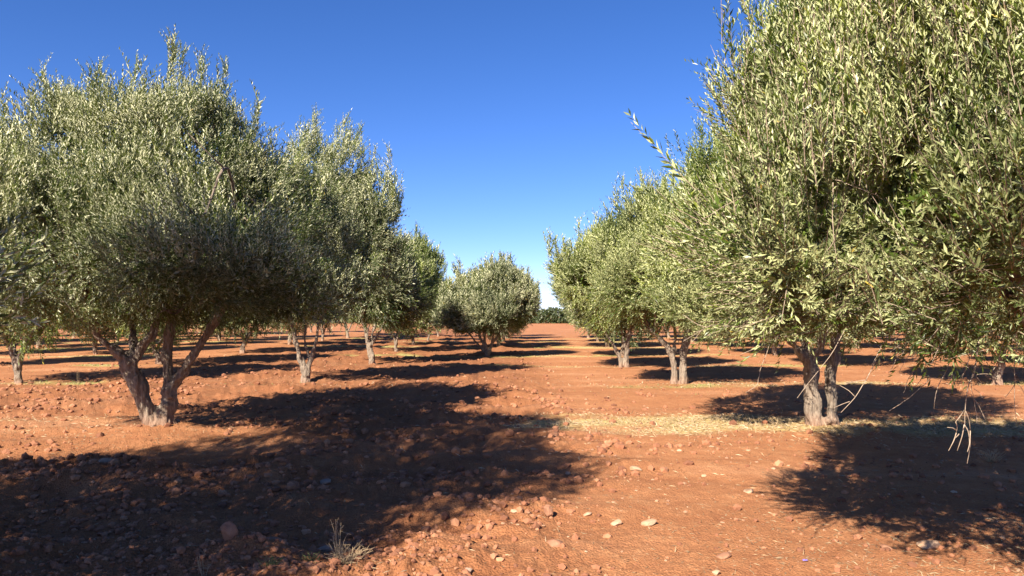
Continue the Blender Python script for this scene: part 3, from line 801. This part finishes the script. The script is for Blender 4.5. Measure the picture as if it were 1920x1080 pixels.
# --- the rest of the orchard: five kinds of tree, copied with their parts
kinds = []
for i in range(4):
    s = 300 + i * 17
    rng_ = random.Random(s)
    hgt = [4.9, 4.4, 5.3, 4.7][i]
    k = make_tree((0, 0), 'x', auto_lobes(2.3 + .1 * i, 2.3, .5, hgt, s, 9), auto_stems(s, 2 + i % 3, .10, 1.4, .55), 4600, .12, 8, .42, s, .68, M['leaf_left' if i % 2 else 'leaf'], None, .08, .025, 26)
    kinds.append(k)
far_kinds = []
for i in range(3):
    s = 400 + i * 13
    k = make_tree((0, 0), 'x', auto_lobes(2.3, 2.3, 1.0, [4.6, 5.0, 4.3][i], s, 8), auto_stems(s, 3, .105, 1.4, .5), 2400, .17, 6, .5, s, 1.15, M['leaf'], None, .11, .04, 14)
    far_kinds.append(k)
used = set()
def plant(x, y, label, group, rnd):
    pool = kinds if y < 48 else far_kinds
    i = rnd.randrange(len(pool))
    src = pool[i]
    key = (y < 48, i)
    t = src if key not in used else copy_tree(src)
    used.add(key)
    t.location = (x, y, hz(x, y) - 0.02)
    t.rotation_euler = (0, 0, rnd.uniform(0, 6.28))
    s = rnd.uniform(.9, 1.08) * (.84 if group in (ROW_L, ROW_C) else 1)
    t.scale = (s, s, s * rnd.uniform(.95, 1.05))
    for key_ in ('label', 'group'):
        if key_ in t: del t[key_]
    tag(t, label, 'olive tree', group)
    return t

rnd = random.Random(5)
ORD = ['nearest', 'second', 'third', 'fourth', 'fifth', 'sixth', 'seventh', 'eighth', 'ninth', 'tenth', 'eleventh', 'twelfth', 'thirteenth', 'fourteenth']
# the two alley rows go on
for i, (x, y) in enumerate([(-5.1, 34.0), (-5.3, 41.5), (-5.4, 49.5), (-5.5, 57.5)]):
    plant(x, y, f'olive tree {["fourth", "fifth", "sixth", "seventh"][i]} along the row left of the alley', ROW_L, rnd)
for i, (x, y) in enumerate([(4.5, 31.5), (4.8, 39.0), (5.2, 47.0), (5.5, 55.5)]):
    plant(x, y, f'olive tree {["fourth", "fifth", "sixth", "seventh"][i]} along the row right of the alley', ROW_R, rnd)
for i, (x, y) in enumerate([(-.7, 38.5), (-.5, 46.0), (-.4, 54.0), (-.5, 62.0)]):
    plant(x, y, f'dark olive tree {["right", "two places", "three places", "last in line"][i]} behind the splayed centre tree', ROW_C, rnd)
# side rows, seen under and between the crowns
side_rows = [(-11.3, 'left'), (-17.8, 'left'), (-24.4, 'left'), (-31, 'left'), (-37.6, 'left'), (11.0, 'right'), (17.6, 'right'), (24.2, 'right'), (30.8, 'right'), (37.5, 'right')]
cnt = {'left': 0, 'right': 0}
for rx_, side in side_rows:
    cnt[side] += 1
    n = 0
    for j in range(10):
        y = 10.8 + j * 7.2 + rnd.uniform(-.5, .5)
        x = rx_ + rnd.uniform(-.35, .35)
        if abs(x) / y > 0.95 or y > 70 or rnd.random() < .1:
            continue
        row = ['first', 'second', 'third', 'fourth', 'fifth', 'sixth'][cnt[side] - 1]
        plant(x, y, f'{ORD[n]} olive tree in the {row} row beyond the {side} edge of the alley rows', f'olive trees in the {row} row further {side}', rnd)
        n += 1

# ------------------------------------------------------------------ scrub and far trees beyond the orchard
def far_belt():
    rng = np.random.default_rng(9)
    n = 70000
    x = rng.uniform(-190, 190, n)
    top = 4.4 + 2.0 * noise(x * .09, 0 * x, seed=91) + 1.1 * noise(x * .35, 0 * x, seed=92)
    f = rng.random(n)
    y = 165 + rng.normal(0, 2.2, n) * (1 - .6 * f) + 6 * noise(x * .03, 0 * x, seed=93)
    z = f * np.maximum(top, 1.2)
    P = np.stack([x, y, z], -1)
    D = rng.normal(size=(n, 3)); D[:, 2] += .5; D /= np.linalg.norm(D, axis=1)[:, None]
    F = frames(D, rng)
    q = np.array([[0, 0, 0], [.22, .05, .35], [0, 0, .75], [-.22, .05, .35]])
    V = np.einsum('nij,kj->nki', F, q) * rng.uniform(.7, 1.3, n)[:, None, None] + P[:, None, :]
    tint = np.repeat(np.clip(.45 + rng.normal(0, .15, n) + .3 * noise(x * .12, 0 * x, seed=94), 0, .95), 4)
    o = link('scrub_belt', np_mesh('scrub_belt', V.reshape(-1, 3), np.arange(n * 4).reshape(-1, 4), M['far'], False, {'tint': tint}))
    tag(o, 'low grey green scrub and trees along the far edge of the fields', 'scrub', kind='stuff')
far_belt()

# small pink building, its red roof glimpsed between the left row and the centre tree
def box(b, x0, x1, y0, y1, z0, z1):
    v_ = [(x, y, z) for x in (x0, x1) for y in (y0, y1) for z in (z0, z1)]
    b.add(v_, [[0, 1, 3, 2], [4, 6, 7, 5], [0, 4, 5, 1], [2, 3, 7, 6], [0, 2, 6, 4], [1, 5, 7, 3]])
hb = bpy.data.objects.new('farm_building', None); COL.objects.link(hb)
hb.location = (-17.0, 144, 0)
tag(hb, 'small distant pink building with a red roof between the trees', 'building')
b = MB(); box(b, -2.6, 2.6, -2, 2, -.2, 2.5); link('wall', b.mesh('wall', M['plaster'], False), hb)
b = MB()
b.add([(-2.9, -2.4, 2.5), (2.9, -2.4, 2.5), (2.9, 2.4, 2.5), (-2.9, 2.4, 2.5), (-2.9, 0, 3.6), (2.9, 0, 3.6)], [[0, 1, 5, 4], [2, 3, 4, 5]], [[0, 4, 3], [1, 2, 5]])
link('roof', b.mesh('roof', M['roof'], False), hb)
b = MB(); box(b, -.4, .45, -2.04, -1.98, 0, 2.0); link('door', b.mesh('door', M['dark_glass'], False), hb)
for x in (-1.7, 1.5):
    b = MB(); box(b, x - .35, x + .35, -2.04, -1.98, 1.0, 1.8); link('window', b.mesh('window', M['dark_glass'], False), hb)

# ------------------------------------------------------------------ clods, pebbles, dry grass
import bmesh
def ico(sub):
    bm = bmesh.new(); bmesh.ops.create_icosphere(bm, subdivisions=sub, radius=1)
    bm.verts.ensure_lookup_table()
    v_ = np.array([vv.co[:] for vv in bm.verts]); f = np.array([[q.index for q in fc.verts] for fc in bm.faces])
    bm.free(); return v_, f

def fan_points(rng, n, dmin, dmax, power=1.0, half=0.72):
    d = dmin * (dmax / dmin) ** (rng.random(n) ** power)
    x = rng.uniform(-half, half, n) * d
    return x, d

def lumps(name, n, smin, smax, seed, material, dens, flat, dmin, dmax, sink=.35):
    rng = np.random.default_rng(seed)
    x, y = fan_points(rng, n * 4, dmin, dmax)
    keep = rng.random(len(x)) < dens(x, y)
    x, y = x[keep][:n], y[keep][:n]
    n = len(x)
    v0, f0 = ico(1 if n > 3000 else 2)
    s = smin + (smax - smin) * rng.random(n) ** 4.5
    s = s * np.clip(y / 6, .8, 1.6)
    V = np.repeat(v0[None], n, 0) * (1 + rng.normal(0, .16, (n, len(v0), 1)))
    sc = np.stack([rng.uniform(.8, 1.3, n), rng.uniform(.8, 1.2, n), rng.uniform(*flat, n)], -1)
    V = V * sc[:, None, :] * s[:, None, None]
    a = rng.uniform(0, 6.28, n); ca, sa = np.cos(a), np.sin(a)
    V = np.stack([V[..., 0] * ca[:, None] - V[..., 1] * sa[:, None], V[..., 0] * sa[:, None] + V[..., 1] * ca[:, None], V[..., 2]], -1)
    z = height(x, y)
    V += np.stack([x, y, z + s * sc[:, 2] * (1 - 2 * sink)], -1)[:, None, :]
    F = f0[None] + np.arange(n)[:, None, None] * len(v0)
    t = np.repeat(np.clip(rng.normal(.45, .22, n), 0, 1), len(v0))
    me = np_mesh(name, V.reshape(-1, 3), F.reshape(-1, 3), material, False, {'tint': t})
    return link(name, me)

o = lumps('soil_clods', 22000, .004, .038, 51, M['clod'], lambda x, y: (.16 + .84 * rough_mask(x, y)) * (1 - .7 * strip_mask(x, y)) * (.15 + .85 * sstep(-.3, .4, noise(x * .9, y * 1.3, seed=66) + .5 * noise(x * 3.1, y * 3.1, seed=67))), (.55, .95), 3.2, 34)
tag(o, 'crumbly red soil clods turned up by the plough', 'soil clods', kind='stuff')
o = lumps('pebbles', 1700, .004, .022, 52, M['pebble'], lambda x, y: sstep(-.5, .6, noise(x * 1.1, y * 1.1, seed=68)), (.4, .75), 3.2, 22, .4)
tag(o, 'small pale pebbles scattered over the red soil', 'pebbles', kind='stuff')

def blades(name, n, dens, seed, lmin, lmax, lay, material, dmin, dmax, label, width=.0016, tintf=None):
    rng = np.random.default_rng(seed)
    x, y = fan_points(rng, n * 8, dmin, dmax)
    keep = rng.random(len(x)) < dens(x, y)
    x, y = x[keep][:n], y[keep][:n]; n = len(x)
    z = height(x, y)
    L = rng.uniform(lmin, lmax, n)
    D = rng.normal(0, 1, (n, 3)); D[:, 2] = np.abs(D[:, 2]) * (1 - lay) + .15
    D /= np.linalg.norm(D, axis=1)[:, None]
    S = np.cross(D, [0, 0, 1.0]); S /= np.linalg.norm(S, axis=1)[:, None] + 1e-6
    w = width * np.clip(y / 4, 1, 5)
    p = np.stack([x, y, z], -1)
    tipd = D * L[:, None]; bend = np.stack([0 * L, 0 * L, -L * .15], -1)
    V = np.stack([p - S * w[:, None], p + S * w[:, None], p + tipd * .55 + S * w[:, None] * .7, p + tipd + bend], 1)
    t = np.repeat(np.clip(rng.normal(.5, .22, n), 0, .86) if tintf is None else tintf(x, y, rng), 4)
    me = np_mesh(name, V.reshape(-1, 3), np.arange(n * 4).reshape(-1, 4), material, False, {'tint': t})
    o = link(name, me); tag(o, label, 'dry grass', kind='stuff')
def green_some(x, y, rng):
    t = np.clip(rng.normal(.5, .22, len(x)), 0, .86)
    g = (noise(x * .5, y * .9, seed=88) + .25 * (x < -2) > .2) & (rng.random(len(x)) < .45) & (y > 14)
    return np.where(g, 1.0, t)
blades('dry_grass', 52000, lambda x, y: strip_mask(x, y) ** 2 * .9 + .004, 61, .03, .10, .75, M['straw'], 7.5, 48, 'short dead grass and straw on the unploughed strips', tintf=green_some)
blades('straw_litter', 1500, lambda x, y: .5 * np.exp(-((x + .9) ** 2 / .5 + (y - 4.75) ** 2 / .12)) + .035, 62, .03, .09, .93, M['straw'], 3.2, 10, 'stray bits of straw lying on the red soil', .0013)

M['dead_leaf'] = attr_material('fallen_leaf', [(0, (0.10, 0.055, 0.03)), (0.6, (0.26, 0.17, 0.09)), (1, (0.40, 0.33, 0.20))])
o = None
blades('fallen_leaves', 9000, lambda x, y: .05 + .6 * np.maximum.reduce([np.exp(-((x - a) ** 2 + (y - b_) ** 2) / 3.5) for a, b_ in ((4.3, 11), (3.6, 5), (-4.9, 10.8), (-4.3, 3.5), (3.9, 18), (-4.85, 18.2))]), 63, .03, .055, .9, M['dead_leaf'], 3.2, 22, 'dead olive leaves and bits of twig fallen under the trees', .003)
bpy.data.objects['fallen_leaves']['category'] = 'fallen leaves'
# tufts
def tuft(px, py, hgt, n, spread, seed, name, label, cat, material, stalk=True):
    x, y = on_ground(px, py)
    rng = np.random.default_rng(seed)
    b = MB()
    for i in range(n):
        a = rng.uniform(0, 6.28); l = hgt * rng.uniform(.35, 1)
        s = spread * rng.uniform(.2, 1)
        p0 = np.array([math.cos(a) * s * .15, math.sin(a) * s * .15, -.01])
        e = np.array([math.cos(a) * s, math.sin(a) * s, l])
        m_ = (p0 + e) / 2 + np.array([0, 0, l * .2]) + rng.normal(0, .012, 3)
        w = .0014
        o = spline([(*p0, w), (*m_, w * .9), (*e, w * .5)], 8)
        b.tube(o[:, :3], o[:, 3], 4)
        if stalk:
            for _ in range(rng.integers(1, 4)):
                k = rng.integers(2, len(o) - 1)
                q = o[k, :3]; e2 = q + rng.normal(0, .028, 3) + np.array([0, 0, .02])
                b.tube(np.stack([q, (q + e2) / 2 + rng.normal(0, .003, 3), e2]), [w * .7, w * .6, w * .6], 3)
    me = b.mesh(name, material, False, 'tint')
    o = link(name, me); o.location = (x, y, hz(x, y))
    tag(o, label, cat)
    # vary the tint blade by blade
    return o
tuft(640, 1062, .27, 16, .07, 1, 'dry_weed', 'tall dry branching weed in the foreground at the edge of the big shadow', 'dried plant', M['straw'])
tuft(655, 1072, .10, 60, .17, 2, 'dry_weed', 'low sprawling tuft of straw around the foot of the tall dry weed', 'dried plant', M['straw'])
tuft(590, 1070, .07, 45, .09, 3, 'green_weed', 'small green weed in the foreground left of the dry weed', 'weed', M['weed'], False)
tuft(510, 1084, .07, 30, .09, 6, 'green_weed', 'small green weed at the bottom edge beside the brown lump of stone', 'weed', M['weed'], False)
tuft(390, 1083, .14, 5, .05, 7, 'dry_weed', 'few thin dry stalks at the bottom edge in the shadow', 'dried plant', M['straw'])
tuft(1852, 868, .14, 50, .14, 4, 'dry_weed', 'dry straw tuft inside the tree shadow at right', 'dried plant', M['straw'], False)
tuft(150, 728, .55, 5, .05, 5, 'dry_weed', 'thin tall dry stalk standing left of the two stemmed tree', 'dried plant', M['straw'], False)

# ------------------------------------------------------------------ single stones
v3, f3 = ico(3)
def stone(px, py, wpx, hpx, m, label, seed, depth=.8, sink=.25, tall=False, name='stone'):
    x, y = on_ground(px, py)
    sx = wpx / FPX * y / 2; sz = hpx / FPX * y / 2 * (1.0 if tall else .85)
    rng = np.random.default_rng(seed)
    u = v3.copy()
    r = 1 + .16 * noise(u[:, 0] * 1.6 + seed, u[:, 1] * 1.6, u[:, 2] * 1.6, seed=seed) + .05 * noise(u[:, 0] * 5, u[:, 1] * 5, u[:, 2] * 5, seed=seed + 1)
    for _ in range(7):                       # flat broken faces
        nrm = rng.normal(size=3); nrm /= np.linalg.norm(nrm)
        d = u @ nrm
        lim = rng.uniform(.55, .85)
        r = np.where(d * r > lim, lim / np.maximum(d, .01), r)
    u = u * r[:, None] * np.array([sx, max(sx * depth, sz * .6), sz])
    a = rng.uniform(-.3, .3)
    rot = np.array([[math.cos(a), 0, math.sin(a)], [0, 1, 0], [-math.sin(a), 0, math.cos(a)]])
    u = u @ rot.T
    o = link(name, np_mesh(name, u, f3, m, False))
    o.location = (x, y, hz(x, y) + sz * (1 - 2 * sink))
    tag(o, label, 'stone', 'stones lying loose on the soil')
P_, B_, G_ = M['stone_pale'], M['stone_brown'], M['stone_grey']
stone(1028, 970, 19, 28, B_, 'brown egg shaped stone standing upright near the lower middle', 1, .5, .1, True)
stone(1155, 982, 25, 16, P_, 'pale angular stone, left one of the two lying close together', 2)
stone(1214, 983, 30, 16, P_, 'pale wedge shaped stone, right one of the two lying close together', 3)
stone(1728, 1018, 50, 20, P_, 'broad flat tan stone just below the shadow at right', 4, .6)
stone(1190, 880, 28, 12, P_, 'flat pale stone in mid alley right of the big shadow tip', 5)
stone(1100, 967, 18, 9, P_, 'small flat pale stone between the upright brown stone and the pale pair', 6)
stone(1040, 1026, 34, 22, B_, 'half buried brown stone below the upright egg shaped one', 7, .8, .45)
stone(435, 1052, 34, 40, B_, 'tall brown conical stone at the shadow edge in the lower left', 8, .8, .15, True)
stone(522, 1032, 56, 26, B_, 'long brown lump beside the conical stone', 9)
stone(613, 1024, 30, 22, G_, 'rounded greyish stone behind the tall dry weed', 10)
stone(880, 1071, 15, 13, G_, 'small round whitish stone at the bottom edge near the middle', 11)
stone(1338, 1072, 18, 13, P_, 'small yellowish pale stone at the bottom edge right of middle', 12)
stone(205, 873, 26, 14, G_, 'grey stone inside the shadow below the two stemmed tree', 13)
stone(615, 902, 24, 16, G_, 'grey stone in the middle of the big foreground shadow', 14)
stone(1400, 920, 20, 12, P_, 'pale stone touching the left tip of the right hand shadow', 15)
stone(1350, 1040, 36, 14, B_, 'low brown stone left of the purple scrap', 16, .8, .4)
stone(1655, 1020, 32, 12, B_, 'thin brown stone left of the broad flat one', 17, .5, .4)
stone(1065, 884, 12, 9, G_, 'little grey stone at the tip of the big shadow', 18)
stone(1317, 888, 10, 8, P_, 'little round pale stone right of the flat stone in mid alley', 19)
stone(965, 968, 18, 11, P_, 'flat pinkish stone just left of the upright brown stone', 20)
# crumpled purple scrap
x, y = on_ground(1503, 1048)
b = MB(); rr_ = random.Random(3)
g = [[(i * .008 - .016, j * .008 - .012, rr_.uniform(0, .007)) for i in range(5)] for j in range(4)]
b.add([p for row in g for p in row], [[j * 5 + i, j * 5 + i + 1, (j + 1) * 5 + i + 1, (j + 1) * 5 + i] for j in range(3) for i in range(4)])
o = link('plastic_scrap', b.mesh('plastic_scrap', M['scrap'], False)); o.location = (x, y, hz(x, y) + .006)
md = o.modifiers.new('thickness', 'SOLIDIFY'); md.thickness = .001
tag(o, 'tiny crumpled purple scrap lying on the soil at lower right', 'litter')
